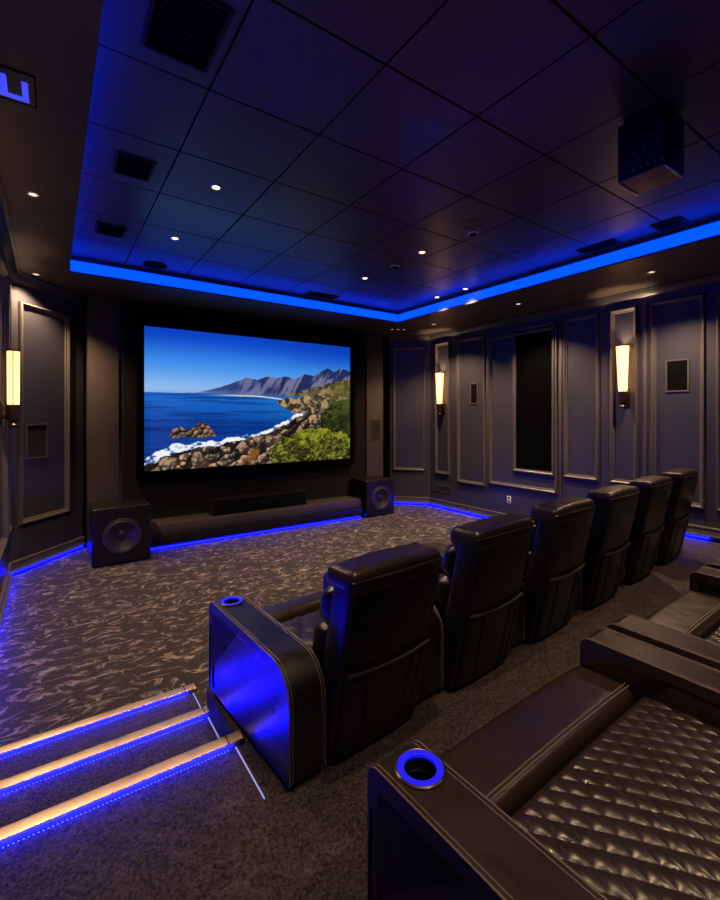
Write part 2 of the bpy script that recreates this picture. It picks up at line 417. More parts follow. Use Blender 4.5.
# ------------------------------------------------------------------ screen and its picture
def vnoise(x, y, seed):
    rs = np.random.RandomState(seed); g = rs.rand(256, 256)
    xi = np.floor(x).astype(int); yi = np.floor(y).astype(int); fx = x-xi; fy = y-yi
    fx = fx*fx*(3-2*fx); fy = fy*fy*(3-2*fy)
    a = g[yi % 256, xi % 256]; b = g[yi % 256, (xi+1) % 256]; c = g[(yi+1) % 256, xi % 256]; d = g[(yi+1) % 256, (xi+1) % 256]
    return (a*(1-fx)+b*fx)*(1-fy)+(c*(1-fx)+d*fx)*fy
def fbm(x, y, seed, o=5, gain=.5):
    s = 0; a = 1; t = 0
    for i in range(o):
        s = s+a*vnoise(x*2**i, y*2**i, seed+i); t += a; a *= gain
    return s/t
def cells(x, y, seed):
    """distance to the nearest and second nearest scattered point, and that point's offset and random"""
    rs = np.random.RandomState(seed); jx = rs.rand(64, 64); jy = rs.rand(64, 64); rr = rs.rand(64, 64)
    xi = np.floor(x).astype(int); yi = np.floor(y).astype(int)
    d1 = np.full(x.shape, 9.); d2 = np.full(x.shape, 9.); ox = np.zeros(x.shape); oy = np.zeros(x.shape); rn = np.zeros(x.shape)
    for i in (-1, 0, 1):
        for j in (-1, 0, 1):
            cx = xi+i; cy = yi+j
            px = cx+jx[cy % 64, cx % 64]; py = cy+jy[cy % 64, cx % 64]
            dx = x-px; dy = y-py; d = np.hypot(dx, dy); m = d < d1
            d2 = np.where(m, d1, np.minimum(d2, d)); ox = np.where(m, dx, ox); oy = np.where(m, dy, oy); rn = np.where(m, rr[cy % 64, cx % 64], rn); d1 = np.where(m, d, d1)
    return d1, d2, ox, oy, rn
def lerp(a, b, t): return a+(b-a)*t[..., None]
def sm(a, b, x):
    t = np.clip((x-a)/(b-a), 0, 1); return t*t*(3-2*t)
NW, NH = 430, 256
U, V = np.meshgrid(np.linspace(0, 1, NW), np.linspace(0, 1, NH))     # v downwards
c = lambda *a: np.array(a)/255.
asp = 1.68; X = U*asp
# sky
img = lerp(np.broadcast_to(c(8, 66, 196), U.shape+(3,)), c(60, 140, 232), sm(.0, .26, V))
img = lerp(img, c(150, 190, 238), sm(.2, .45, V)*(1-.35*U))
img = lerp(img, c(6, 60, 175), sm(.3, 1, U)*sm(.35, .0, V)*.5)
# mountains
ux = U[0]
rid = np.interp(ux, [0, .2, .27, .33, .38, .43, .48, .53, .58, .62, .67, .73, .78, .83, .86, .90, .95, 1], [.455, .45, .42, .385, .36, .325, .335, .30, .315, .295, .31, .265, .275, .225, .205, .235, .195, .215])
rid = rid+.03*(fbm(ux*16+3, ux*0+1.3, 11, 4)-.5)*sm(.22, .34, ux)
mt = V > rid[None, :]
dep = V-rid[None, :]
sl = fbm(X*15+dep*14, V*5-X*4, 31, 4)+.5*(fbm(X*44+dep*20, V*12+X*8, 35, 3)-.5)
mc = lerp(np.broadcast_to(c(32, 44, 92), U.shape+(3,)), c(116, 112, 146), sm(.42, .66, sl))
mc = lerp(mc, c(66, 88, 148), sm(.65, .15, U)*.7); mc = lerp(mc, c(88, 96, 138), sm(.09, .22, dep)*.6)
img = np.where((mt & (V < .47))[..., None], mc, img)
haze = sm(.40, .465, V)*sm(.75, .1, U)*.55; img = lerp(img, c(128, 165, 215), np.where(V < .47, haze, 0))
hill = V > np.interp(ux, [0, .58, .66, .75, .85, 1], [2, .452, .425, .39, .345, .28])[None, :]+.02*(fbm(X*22, V*22, 37, 3)-.5)
hlc = lerp(np.broadcast_to(c(48, 46, 40), U.shape+(3,)), c(128, 108, 74), sm(.4, .65, fbm(X*26, V*34, 39, 4)))
img = np.where((hill & (V < .6))[..., None], hlc, img)
# sea
sea = V > .452
sv = fbm(U*4, V*60, 41, 5, .6)
scn = lerp(np.broadcast_to(c(24, 98, 196), U.shape+(3,)), c(6, 58, 148), sm(.48, .75, V))
scn = lerp(scn, c(2, 30, 92), sm(.45, .75, sv)*.6); scn = lerp(scn, c(24, 120, 190), sm(.3, .8, U)*sm(.75, .55, V)*.6)
img = np.where(sea[..., None], scn, img)
img = lerp(img, c(225, 215, 200), sm(.008, .002, np.abs(V-.462-.03*sm(.45, .7, U)+.0*U))*sm(.22, .4, U)*sm(.66, .6, U))
# land: coast line v(u)
coast = np.interp(ux, [0, .08, .18, .30, .42, .52, .60, .66, .72, .78, .80, 1], [.96, .90, .86, .84, .80, .76, .70, .65, .615, .60, .58, .55])
coast = coast[None, :]+.05*(fbm(X*14, V*14, 51, 4)-.5)*1.2
head = (U > .55) & (V > (.505-.17*sm(.66, 1.0, U)-.035*sm(.55, .64, U)+.02*(fbm(X*20, V*20, 57, 3)-.5))) & (V < .62-.03*sm(.9, .6, U)-.09*sm(.68, .55, U))
land = (V > coast)
foam = (V > coast-.028-.05*fbm(X*9, V*5, 61, 3)*sm(.5, .1, U)) & ~land & (U < .72)
fo = lerp(img, c(236, 240, 246), np.clip(sm(.28, .5, fbm(X*22, V*40, 63, 4)), 0, 1)); img = np.where(foam[..., None], fo, img)
# rock shading from scattered boulders
def rocks(sc_, seed):
    wx = X*sc_-V*sc_*.35+1.1*fbm(X*sc_*.8, V*sc_*.8, seed+3, 4); wy = V*sc_*1.25+X*sc_*.3+1.1*fbm(X*sc_*.8+9, V*sc_*.8, seed+5, 4)
    d1, d2, ox, oy, rn = cells(wx, wy, seed)
    sh = .36-.45*ox-1.0*oy+.5*(rn-.5)+.8*(fbm(X*50, V*50, seed+8, 3)-.5)
    return np.clip(sh, 0, 1)*sm(.0, .22, d2-d1), rn
r1, rn1 = rocks(11, 71); r2, rn2 = rocks(24, 77)
rk = r1*.55+.5*r2*(.4+r1); rk = np.clip(rk, 0, 1)
rc = lerp(np.broadcast_to(c(20, 16, 15), U.shape+(3,)), c(205, 168, 128), np.clip(rk*1.8-.22, 0, 1)); rc = lerp(rc, c(110, 92, 84), sm(.5, .9, rn1)*.35)
grass = sm(.52, .62, fbm(X*7+4, V*9, 83, 4))*sm(.2, .5, U)*sm(.84, .95, V+.02)
rc = lerp(rc, c(160, 100, 42), grass*.8)
img = np.where(land[..., None], rc, img)
# headland
hn = fbm(X*30, V*30, 91, 4); hc = lerp(np.broadcast_to(c(50, 46, 34), U.shape+(3,)), c(176, 142, 96), sm(.42, .64, hn))
hc = lerp(hc, c(92, 84, 40), sm(.72, .95, U)*sm(.55, .45, V)*.7)
sp = np.random.RandomState(5).rand(NH, NW) > .965
hc = np.where((sp & (U > .7) & (V > .40))[..., None], c(222, 205, 180), hc)
img = np.where(head[..., None], hc, img)
# isle rock on the left
isl = (V > np.interp(ux, [0, .09, .11, .14, .17, .19, .22, .25, .275, .29, 1], [2, .78, .715, .69, .725, .70, .675, .68, .72, .77, 2])[None, :]+.02*(fbm(X*30, V*30, 95, 3)-.5)) & (V < .765+.02*fbm(X*20, V*5, 96, 2))
img = np.where(isl[..., None], lerp(np.broadcast_to(c(30, 22, 18), U.shape+(3,)), c(176, 138, 104), np.clip(r2*1.2, 0, 1)), img)
# bushes
def bush(cx, cy, rx, ry, seed, lo, hi, img):
    w = fbm(X*24, V*24, seed, 4)
    m = (((U-cx)/rx)**2+((V-cy)/ry)**2 < .75+.55*w)
    d1, d2, ox, oy, rn = cells(X*46+w, V*46, seed+1)
    sh = np.clip(.42-.5*oy-.3*ox+.6*(rn-.5)-.35*((V-cy)/ry)+1.6*(w-.5), 0, 1)
    return np.where(m[..., None], lerp(np.broadcast_to(lo, U.shape+(3,)), hi, sh), img)
img = bush(.96, .70, .15, .22, 101, c(8, 14, 4), c(66, 76, 24), img)
img = bush(.80, .93, .25, .20, 111, c(14, 22, 4), c(140, 142, 36), img)
img = np.clip(img, 0, 1)
lin = np.where(img <= .04045, img/12.92, ((img+.055)/1.055)**2.4)
SX0, SX1, SZ0, SZ1, SYY = 1.235, 5.215, 1.185, 3.535, 7.90
scr = thing('projection_screen', 'large lit projection screen showing a rocky blue coast and mountains', 'projection screen', ((SX0+SX1)/2, SYY, SZ0))
me = bpy.data.meshes.new('screen_picture')
gx_ = np.linspace(-(SX1-SX0)/2, (SX1-SX0)/2, NW); gz_ = np.linspace(SZ1-SZ0, 0, NH)
verts = [(float(x), 0.0, float(z)) for z in gz_ for x in gx_]
faces = [(j*NW+i, (j+1)*NW+i, (j+1)*NW+i+1, j*NW+i+1) for j in range(NH-1) for i in range(NW-1)]
me.from_pydata(verts, [], faces)
ca = me.color_attributes.new('picture', 'FLOAT_COLOR', 'POINT')
buf = np.ones((NW*NH, 4), np.float32); buf[:, :3] = lin.reshape(-1, 3); ca.data.foreach_set('color', buf.ravel())
m = bpy.data.materials.new('projected_picture'); nt, b = nodes(m)
at = nt.nodes.new('ShaderNodeAttribute'); at.attribute_name = 'picture'
nt.links.new(at.outputs['Color'], b.inputs['Emission Color']); b.inputs['Emission Strength'].default_value = 1.0
b.inputs['Base Color'].default_value = (.02, .02, .02, 1); b.inputs['Roughness'].default_value = .9; b.inputs['Specular IOR Level'].default_value = .05
me.materials.append(m)
o = bpy.data.objects.new('screen_picture', me); COL.objects.link(o); o.parent = scr
hw = (SX1-SX0)/2; hh = SZ1-SZ0
bm = NB(); mxs = Matrix(((1, 0, 0, 0), (0, -1, 0, .07), (0, 0, 1, 0), (0, 0, 0, 1)))
frame(bm, mxs, -hw-.11, hw+.11, -.11, hh+.11, [(0, 0), (0, .10), (.012, .115), (.098, .115), (.108, .10), (.108, .06)])
obj('screen_frame', bm, M['dark_wall'], scr)
obj('screen_backing', box(NB(), -hw-.1, hw+.1, .02, .06, -.1, hh+.1), M['dark_wall'], scr)

# ------------------------------------------------------------------ ledge under the screen
t = thing('media_ledge', 'long low dark ledge running under the screen', 'ledge', (1.24, 7.43, 0))
LW = 5.22-1.24
obj('upper_tier', box(NB(), 0, LW, .06, .545, .225, .385, .006), M['wood'], t)
obj('lower_tier', box(NB(), 0, LW, 0, .50, .070, .224, .006), M['gloss'], t)
obj('plinth', box(NB(), .01, LW-.01, .07, .5, .001, .069), M['black'], t)
obj('led_strip', box(NB(), .02, LW-.02, .058, .069, .010, .036), M['led_floor'], t, smooth=False)

def driver(bm_c, bm_r, bm_d, r, mx):
    lathe(bm_r, [(r*1.16, 0), (r*1.16, .012), (r*1.06, .018), (r*1.0, .012), (r*.93, .020), (r*.86, .010), (r*.86, 0)], 40, mx)
    lathe(bm_c, [(r*.87, .009), (r*.6, -.020), (r*.30, -.045), (r*.27, -.045)], 40, mx)
    lathe(bm_d, [(r*.29, -.046), (r*.25, -.030), (r*.15, -.020), (0, -.017)], 32, mx)
FRONT = Matrix.Rotation(R(90), 4, 'X')         # lathe axis z -> -y
def subwoofer(label, x0, x1, y0, d, h, rotz=0):
    w = x1-x0
    t = thing('subwoofer', label, 'subwoofer', (x0, y0, 0), rotz, 'black subwoofers flanking the ledge')
    cab = NB(); box(cab, 0, w, .02, d, .02, h, .012, 3); cab = obj('cabinet', cab, M['gloss'], t)
    r = w*.29; mx = Matrix.Translation((w*.5, .02, h*.5)) @ FRONT
    hole = NB(); lathe(hole, [(0, .05), (r*.98, .05), (r*.98, -.1), (0, -.1)], 40, mx)
    cut(cab, [hole])
    a, b_, c_ = NB(), NB(), NB(); driver(a, b_, c_, r, mx)
    obj('speaker_surround', b_, M['rubber'], t); obj('speaker_cone', a, M['cone'], t); obj('dust_cap', c_, M['cone'], t)
    for fx in (.05, w-.05):
        for fy in (.07, d-.06): obj('foot', lathe(NB(), [(0, 0), (.025, 0), (.022, .021), (0, .021)], 16, Matrix.Translation((fx, fy, 0))), M['rubber'], t)
    return t
subwoofer('black subwoofer cube at the left end of the ledge', .455, 1.19, 7.03, .66, .80)
subwoofer('black subwoofer cube at the right end of the ledge', 5.27, 6.00, 7.36, .60, .75)

t = thing('center_speaker', 'wide black centre speaker lying on the ledge under the screen', 'speaker', (2.23, 7.60, .386))
cw, ch, cd = 1.80, .27, .30
cb = obj('cabinet', box(NB(), 0, cw, .012, cd, .001, ch, .006), M['gloss'], t)
obj('grille', box(NB(), .025, cw-.025, .002, .011, .022, ch-.022, .003), M['grille'], t)
for fx in (.62, 1.18):
    a, b_, c_ = NB(), NB(), NB(); driver(a, b_, c_, .055, Matrix.Translation((fx, .001, ch*.5)) @ FRONT)
    rr_ = obj('speaker_surround', b_, M['grille'], t); obj('speaker_cone', a, M['grille'], rr_); obj('dust_cap', c_, M['grille'], rr_)
obj('tweeter', lathe(NB(), [(.045, 0), (.045, .006), (.022, .007), (.018, .012), (0, .020)], 24, Matrix.Translation((.90, .001, ch*.5)) @ FRONT), M['black'], t)

# ------------------------------------------------------------------ wall fittings
def mx_thing(name, label, cat, mx, s, z, group=None, n=0.0):
    o = thing(name, label, cat, mx @ Vector((s, n, z)), 0, group)
    e = mx.to_3x3(); o.rotation_euler = (0, 0, math.atan2(e[1][0], e[0][0])); return o
# children of these are built in (along, +-normal, up); sgn gives the normal's side
def sgn(mx): return 1 if mx.to_3x3().determinant() > 0 else -1
def wall_speaker(label, mx, s, z, w, h, grp='in-wall speakers', gm='grille'):
    t = mx_thing('wall_speaker', label, 'speaker', mx, s, z, grp); q = sgn(mx)
    L = Matrix.Diagonal((1, q, 1, 1))
    bm = NB(); frame(bm, L, -w/2, w/2, -h/2, h/2, [(0, .0005), (0, .016), (.012, .018), (.022, .014), (.022, .004)])
    obj('speaker_frame', bm, M['trim'], t)
    obj('grille', box(NB(), -w/2+.02, w/2-.02, .001, .008, -h/2+.02, h/2-.02, 0, 1, L), M[gm], t)
    return t
wall_speaker('small black in-wall speaker with grey frame between the far sconce and dark panel', WR, 6.29, 2.55, .20, .44)
wall_speaker('small black in-wall speaker with grey frame right of the nearer sconce', WR, 2.62, 2.65, .29, .46)
wall_speaker('mesh in-wall speaker low on the angled panel left of the screen', CL, .425, 1.73, .36, .48, gm='mesh_brown')
bm = None
t = thing('wall_speaker', 'slim dark mesh speaker low on the column right of the screen', 'speaker', (5.97, 7.999, 1.78), 0, 'in-wall speakers')
L = Matrix.Diagonal((1, -1, 1, 1)); bm = NB(); frame(bm, L, -.13, .13, -.22, .22, [(0, .0005), (0, .016), (.012, .018), (.022, .014), (.022, .004)])
obj('speaker_frame', bm, M['column'], t); obj('grille', box(NB(), -.11, .11, .001, .008, -.2, .2, 0, 1, L), M['mesh_brown'], t)

t = mx_thing('acoustic_panel', 'tall black fabric acoustic panel in a moulded frame on the right wall', 'acoustic panel', WR, 4.90, 1.08)
q = Matrix.Diagonal((1, sgn(WR), 1, 1))
obj('fabric', box(NB(), -.38, .38, .001, .012, .01, 2.61, .002, 1, q), M['dark_wall'], t)
bm = NB(); frame(bm, q, -.43, .43, -.05, 2.66, [(a, p+.0005) for a, p in PROF], k=1.25); obj('panel_frame', bm, M['trim'], t)

t = mx_thing('wall_vent', 'small slotted vent low on the wall beneath the far sconce', 'vent', WR, 7.20, .44)
bm = NB(); frame(bm, q, -.24, .24, -.075, .075, [(0, .0005), (0, .010), (.014, .012), (.02, .004)]); obj('vent_frame', bm, M['trim'], t)
bm = NB()
for i in range(4): box(bm, -.215, .215, .001, .009, -.05+i*.028, -.036+i*.028, .001, 1, q)
obj('louvre', bm, M['wall'], t)
t = mx_thing('wall_outlet', 'small pale power outlet low on the right wall', 'outlet', WR, 5.43, .47)
obj('plate', box(NB(), -.045, .045, .001, .008, -.07, .07, .003, 2, q), M['white'], t)
for zz in (-.033, .033): obj('socket', box(NB(), -.022, .022, .0085, .011, zz-.018, zz+.018, .002, 1, q), M['black'], t)

def point(name, loc, parent, energy, col, rad=.03, kind='POINT', **k):
    l = bpy.data.lights.new(name, kind); l.energy = energy; l.color = col
    l.shadow_soft_size = rad
    for a, v in k.items(): setattr(l, a, v)
    o = bpy.data.objects.new(name, l); COL.objects.link(o); o.location = loc
    if parent: o.parent = parent
    return o
WARM = (1.0, .67, .39)
SCON = 75.0
def sconce(label, mx, s, z, up=SCON, slim=False):
    """z = underside of the bracket"""
    t = mx_thing('wall_sconce', label, 'wall sconce', mx, s, z, 'warm tapered wall sconces'); q = sgn(mx)
    T = lambda n, zz: Matrix.Translation((0, q*n, zz))
    obj('back_plate', box(NB(), -.055, .055, .001, .018, .02, .30, .004, 2, Matrix.Diagonal((1, q, 1, 1))), M['metal'], t)
    obj('bracket', box(NB(), -.022, .022, .017, .11, .10, .145, .004, 2, Matrix.Diagonal((1, q, 1, 1))), M['metal'], t)
    bm = NB(); lathe(bm, [(0, 0), (.030, 0), (.046, .012), (.050, .03), (.036, .05), (.036, .075), (.062, .085), (.066, .10), (.066, .245), (.058, .255), (0, .255)], 32, T(.11, 0))
    obj('socket_cup', bm, M['metal'], t)
    # ribbed, tapering glass, open at the top
    bm = NB(); n = 48; rings = []
    for rr, zz in (((.055, .256), (.060, .30), (.086, .88), (.088, .94), (.082, .94), (.080, .88), (.054, .30), (.049, .258)) if not slim else ((.052, .256), (.054, .30), (.056, .80), (.056, .84), (.051, .84), (.051, .80), (.049, .30), (.047, .258))):
        ring = []
        for i in range(n):
            a = 2*PI*i/n; k = rr*(1+.030*math.cos(a*16))
            ring.append(bm.verts.new((k*math.cos(a), k*math.sin(a)+q*.11, zz)))
        rings.append(ring)
    for a, b in zip(rings, rings[1:]):
        for i in range(n): bm.faces.new((a[i], a[(i+1) % n], b[(i+1) % n], b[i]))
    obj('shade', bm, M['shade'], t, angle=60)
    bm = NB(); zz = .838 if slim else .938; rr = .054 if slim else .086; lathe(bm, [(rr, zz), (rr+.007, zz), (rr+.007, zz+.018), (rr, zz+.018)], 48, T(.11, 0), True); obj('shade_rim', bm, M['metal'], t)
    bm = NB()
    for k in (0, PI):
        p = [((.058 if slim else .070)*math.cos(k), q*.11, .25), ((.060 if slim else .093)*math.cos(k), q*.11, .845 if slim else .945)]; tube(bm, p, .0045, 8)
    obj('shade_rod', bm, M['metal'], t)
    point('lamp', (0, q*.11, .66 if slim else .75), t, up, WARM, .03)
    return t
sconce('glowing sconce on the right wall behind the recliner row, nearer the camera', WR, 3.30, 2.20)
sconce('glowing sconce on the right wall beside the angled corner, farther from the camera', WR, 7.19, 2.10)
sconce('glowing sconce at the far end of the left wall', WL, 6.20, 1.95, 30, slim=True)
sconce('unseen sconce added on the left wall near the camera to warm the soffit', WL, 1.75, 2.20, 220)  # not in view, added to warm the left soffit
sconce('unseen sconce added on the right wall for warm light on the back seats', WR, .75, 2.20)  # not in view, added for warm highlights on the seats

# ------------------------------------------------------------------ ceiling fittings
def downlight(label, p, lit=True, watt=40, r=.040, grp='recessed ceiling downlights', spot=95, m=None, blend=.6):
    t = thing('downlight', label, 'downlight', p, 0, grp)
    bm = NB(); lathe(bm, [(r*.80, -.001), (r*.82, -.006), (r*1.20, -.009), (r*1.32, -.005), (r*1.34, -.0005)], 32); obj('trim_ring', bm, M['white'], t)
    bm = NB(); lathe(bm, [(r*.81, -.0055), (r*.45, -.0035), (0, -.003)], 32); obj('lens', bm, M[m or ('lens' if lit else 'white')], t)
    if watt:
        s = point('lamp', (0, 0, -.02), t, watt, WARM, .03, 'SPOT', spot_size=R(spot), spot_blend=blend)
    return t
DL = 140
for (px, py), lab in (((216, 187), 'lit ceiling downlight above the first recliner, largest in view'), ((175, 238), 'lit ceiling downlight over the left of the screen area'),
                      ((365, 278), 'lit ceiling downlight over the open carpet, centre of the tray'), ((422, 252), 'lit ceiling downlight between the two round detectors and the right cove'),
                      ((437, 297), 'lit ceiling downlight nearest the far right cove corner'), ((467, 289), 'lit ceiling downlight close to the right cove strip')):
    p = at_z(px, py, ZC); p.x = min(p.x, TX1-.16)
    downlight(lab, p, watt=DL)
for x, y, lab in ((1.25, 1.25, 'unseen ceiling downlight added to light the first back seat'), (1.25, -.5, 'unseen ceiling downlight added behind the back seats'),
                  (3.85, -.1, 'unseen ceiling downlight added to light the second back seat'), (5.5, 1.0, 'unseen ceiling downlight added to light the third back seat')):
    downlight(lab, (x, y, ZC), watt=DL*1.35)  # unseen lamps added to light the near seats and carpet
for (px, py), lab in (((33, 194), 'soffit downlight on the left, nearer the camera'), ((36, 274), 'soffit downlight on the left in front of the angled panel'),
                      ((652, 272), 'soffit downlight above the nearer right sconce'), ((524, 305), 'soffit downlight above the black acoustic panel')):
    p = at_z(px, py, ZS); 
    if p.x > 3: p.x = 6.40
    downlight(lab, p, watt=330, r=.036, grp='soffit downlights', m='lens_dim', spot=120)
downlight('soffit downlight above the far right sconce', (6.40, 6.6, ZS), watt=330, r=.036, grp='soffit downlights', m='lens_dim', spot=120)
for px, w in ((392, 'left'), (398, 'middle'), (404, 'right')):
    p = at_z(px, 329.5, ZS); downlight('tiny soffit spotlight by the right angled corner, %s of three' % w, p, watt=4, r=.022, grp='tiny spotlights by the corner', m='lens_dim')

def detector(label, p):
    t = thing('smoke_detector', label, 'smoke detector', p, 0, 'round ceiling detectors')
    obj('detector_base', lathe(NB(), [(0, -.0005), (.062, -.0005), (.062, -.012), (.055, -.016), (0, -.016)], 32), M['white'], t)
    obj('detector_dome', lathe(NB(), [(.045, -.0165), (.043, -.026), (.030, -.034), (0, -.036)], 32), M['black'], t)
detector('round white detector on the ceiling, nearer the projector', at_z(473, 233, ZC))
detector('round white detector on the ceiling between two lit downlights', at_z(395, 266, ZC))

def ceiling_vent(label, x0, x1, y0, y1, slats=6, deep=False):
    t = thing('ceiling_vent', label, 'ceiling vent', ((x0+x1)/2, (y0+y1)/2, ZC), 0, 'black rectangular ceiling vents')
    w, h = (x1-x0)/2, (y1-y0)/2
    D = Matrix(((1, 0, 0, 0), (0, 0, 1, 0), (0, -1, 0, 0), (0, 0, 0, 1)))
    bm = NB(); frame(bm, D, -w, w, -h, h, [(0, .0005), (0, .014), (.012, .018), (.024, .012), (.024, .003)]); obj('vent_frame', bm, M['black'], t)
    obj('backing', box(NB(), -w+.02, w-.02, -h+.02, h-.02, -.004, -.001), M['gap'], t)
    bm = NB()
    for i in range(slats):
        y = -h+.024+(2*h-.048)*(i+.5)/slats
        box(bm, -w+.022, w-.022, y-.012, y+.012, -.0012, .0012, 0, 1, Matrix.Translation((0, y, -.010)) @ Matrix.Rotation(R(35), 4, 'X') @ Matrix.Translation((0, -y, 0)))
    obj('louvre', bm, M['black'], t)
k = kx
ceiling_vent('large black square ceiling vent near the left soffit, top of view', .40*k, .76*k, 2.20*k, 2.69*k, 10)
ceiling_vent('black ceiling vent by the left soffit, second from the camera', .41*k, .70*k, 3.88*k, 4.22*k, 7)
ceiling_vent('black ceiling vent by the left soffit, third from the camera', .39*k, .68*k, 5.40*k, 5.73*k, 7)
ceiling_vent('black ceiling vent beside the cove above the screen', 3.48*k, 4.04*k, 6.45*k, 6.66*k, 5)
ceiling_vent('black ceiling vent by the right cove, left of the one below the projector', 5.32*k, 5.50*k, 2.56*k, 3.0*k, 9)
ceiling_vent('black ceiling vent by the right cove, right below the projector', 5.28*k, 5.52*k, 1.88*k, 2.16*k, 6)
t = thing('ceiling_speaker', 'round black ceiling speaker near the left end of the screen cove', 'speaker', at_z(155, 265, ZC))
obj('speaker_rim', lathe(NB(), [(.165, -.0005), (.165, -.008), (.155, -.012), (.145, -.010), (.145, -.004)], 40), M['black'], t)
obj('grille', lathe(NB(), [(.144, -.003), (.144, -.008), (.10, -.0095), (0, -.010)], 40), M['grille'], t)

# square fixture in the left soffit with a U of blue light
t = thing('recessed_fixture', 'square flush soffit fixture with a blue glowing U shape', 'ceiling fixture', (-.235, 3.19, ZS))
D = Matrix(((1, 0, 0, 0), (0, 0, 1, 0), (0, -1, 0, 0), (0, 0, 0, 1)))
bm = NB(); frame(bm, D, -.165, .165, -.15, .15, [(0, .0005), (0, .006), (.008, .006), (.008, .002)]); obj('fixture_frame', bm, M['gap'], t)
obj('fixture_plate', box(NB(), -.157, .157, -.142, .142, -.004, -.0005), M['soffit'], t)
for a in ((-.015, .130, .075, .120), (.098, .128, -.075, .074), (-.005, .032, -.09, .074)):
    obj('glow_bar', box(NB(), a[0], a[1], a[2], a[3], -.009, -.0045, .002, 1), M['led_soft'], t)

# projector
t = thing('projector', 'black ceiling projector hanging from the tiles on the right', 'projector', (3.457, 1.41, ZC), R(0))
pz0, pz1 = -.44, -.035; hx, hyy = .145, .155
obj('body', box(NB(), -hx, hx, -hyy, hyy, pz0+.012, pz1, .010, 3), M['black'], t)
obj('bottom_plate', box(NB(), -hx+.004, hx-.004, -hyy+.004, hyy-.004, pz0, pz0+.0115, .003), M['plate'], t)
for yy in (hyy-.016, -hyy+.004): obj('bottom_rail', box(NB(), -hx, hx, yy, yy+.012, pz0-.008, pz0-.0005, .002), M['chrome'], t)
obj('mount_plate', box(NB(), -.12, .12, -.12, .12, -.0345, -.001, .003), M['black'], t)
mxl = Matrix.Translation((.03, hyy, -.31)) @ Matrix.Rotation(R(-90), 4, 'X')
obj('lens_barrel', lathe(NB(), [(.065, -.01), (.065, .04), (.058, .05), (.054, .02), (0, .012)], 32, mxl), M['black'], t)
for i, (yy, zz) in enumerate([(-.13+.045*j, pz0+.05+.003*(j % 3)) for j in range(7)]+[(-.02, -.26), (.05, -.27), (-.10, -.25)]):
    obj('screw', lathe(NB(), [(.006, -.001), (.006, .003), (.004, .005), (0, .005)], 10, Matrix.Translation((-hx, yy, zz)) @ Matrix.Rotation(R(-90), 4, 'Y')), M['bolt'], t)
for i, (xx, zz, rr) in enumerate([(-.11, -.24, .006), (-.06, -.27, .006), (0, -.30, .006), (.06, -.32, .012), (.10, -.36, .008), (.11, -.25, .006)]):
    obj('socket_port', lathe(NB(), [(rr, -.001), (rr, .004), (rr*.7, .006), (0, .006)], 12, Matrix.Translation((xx, -hyy, zz)) @ Matrix.Rotation(R(90), 4, 'X')), M['bolt'], t)

# ------------------------------------------------------------------ seating
def wr(x, y, z, s=1.0):
    """small creases in soft leather"""
    return s*(.006*math.sin(31*x+17*z+5*math.sin(9*x))*math.sin(23*z+11*y)+.004*math.sin(57*x+3)*math.sin(41*y+29*z))

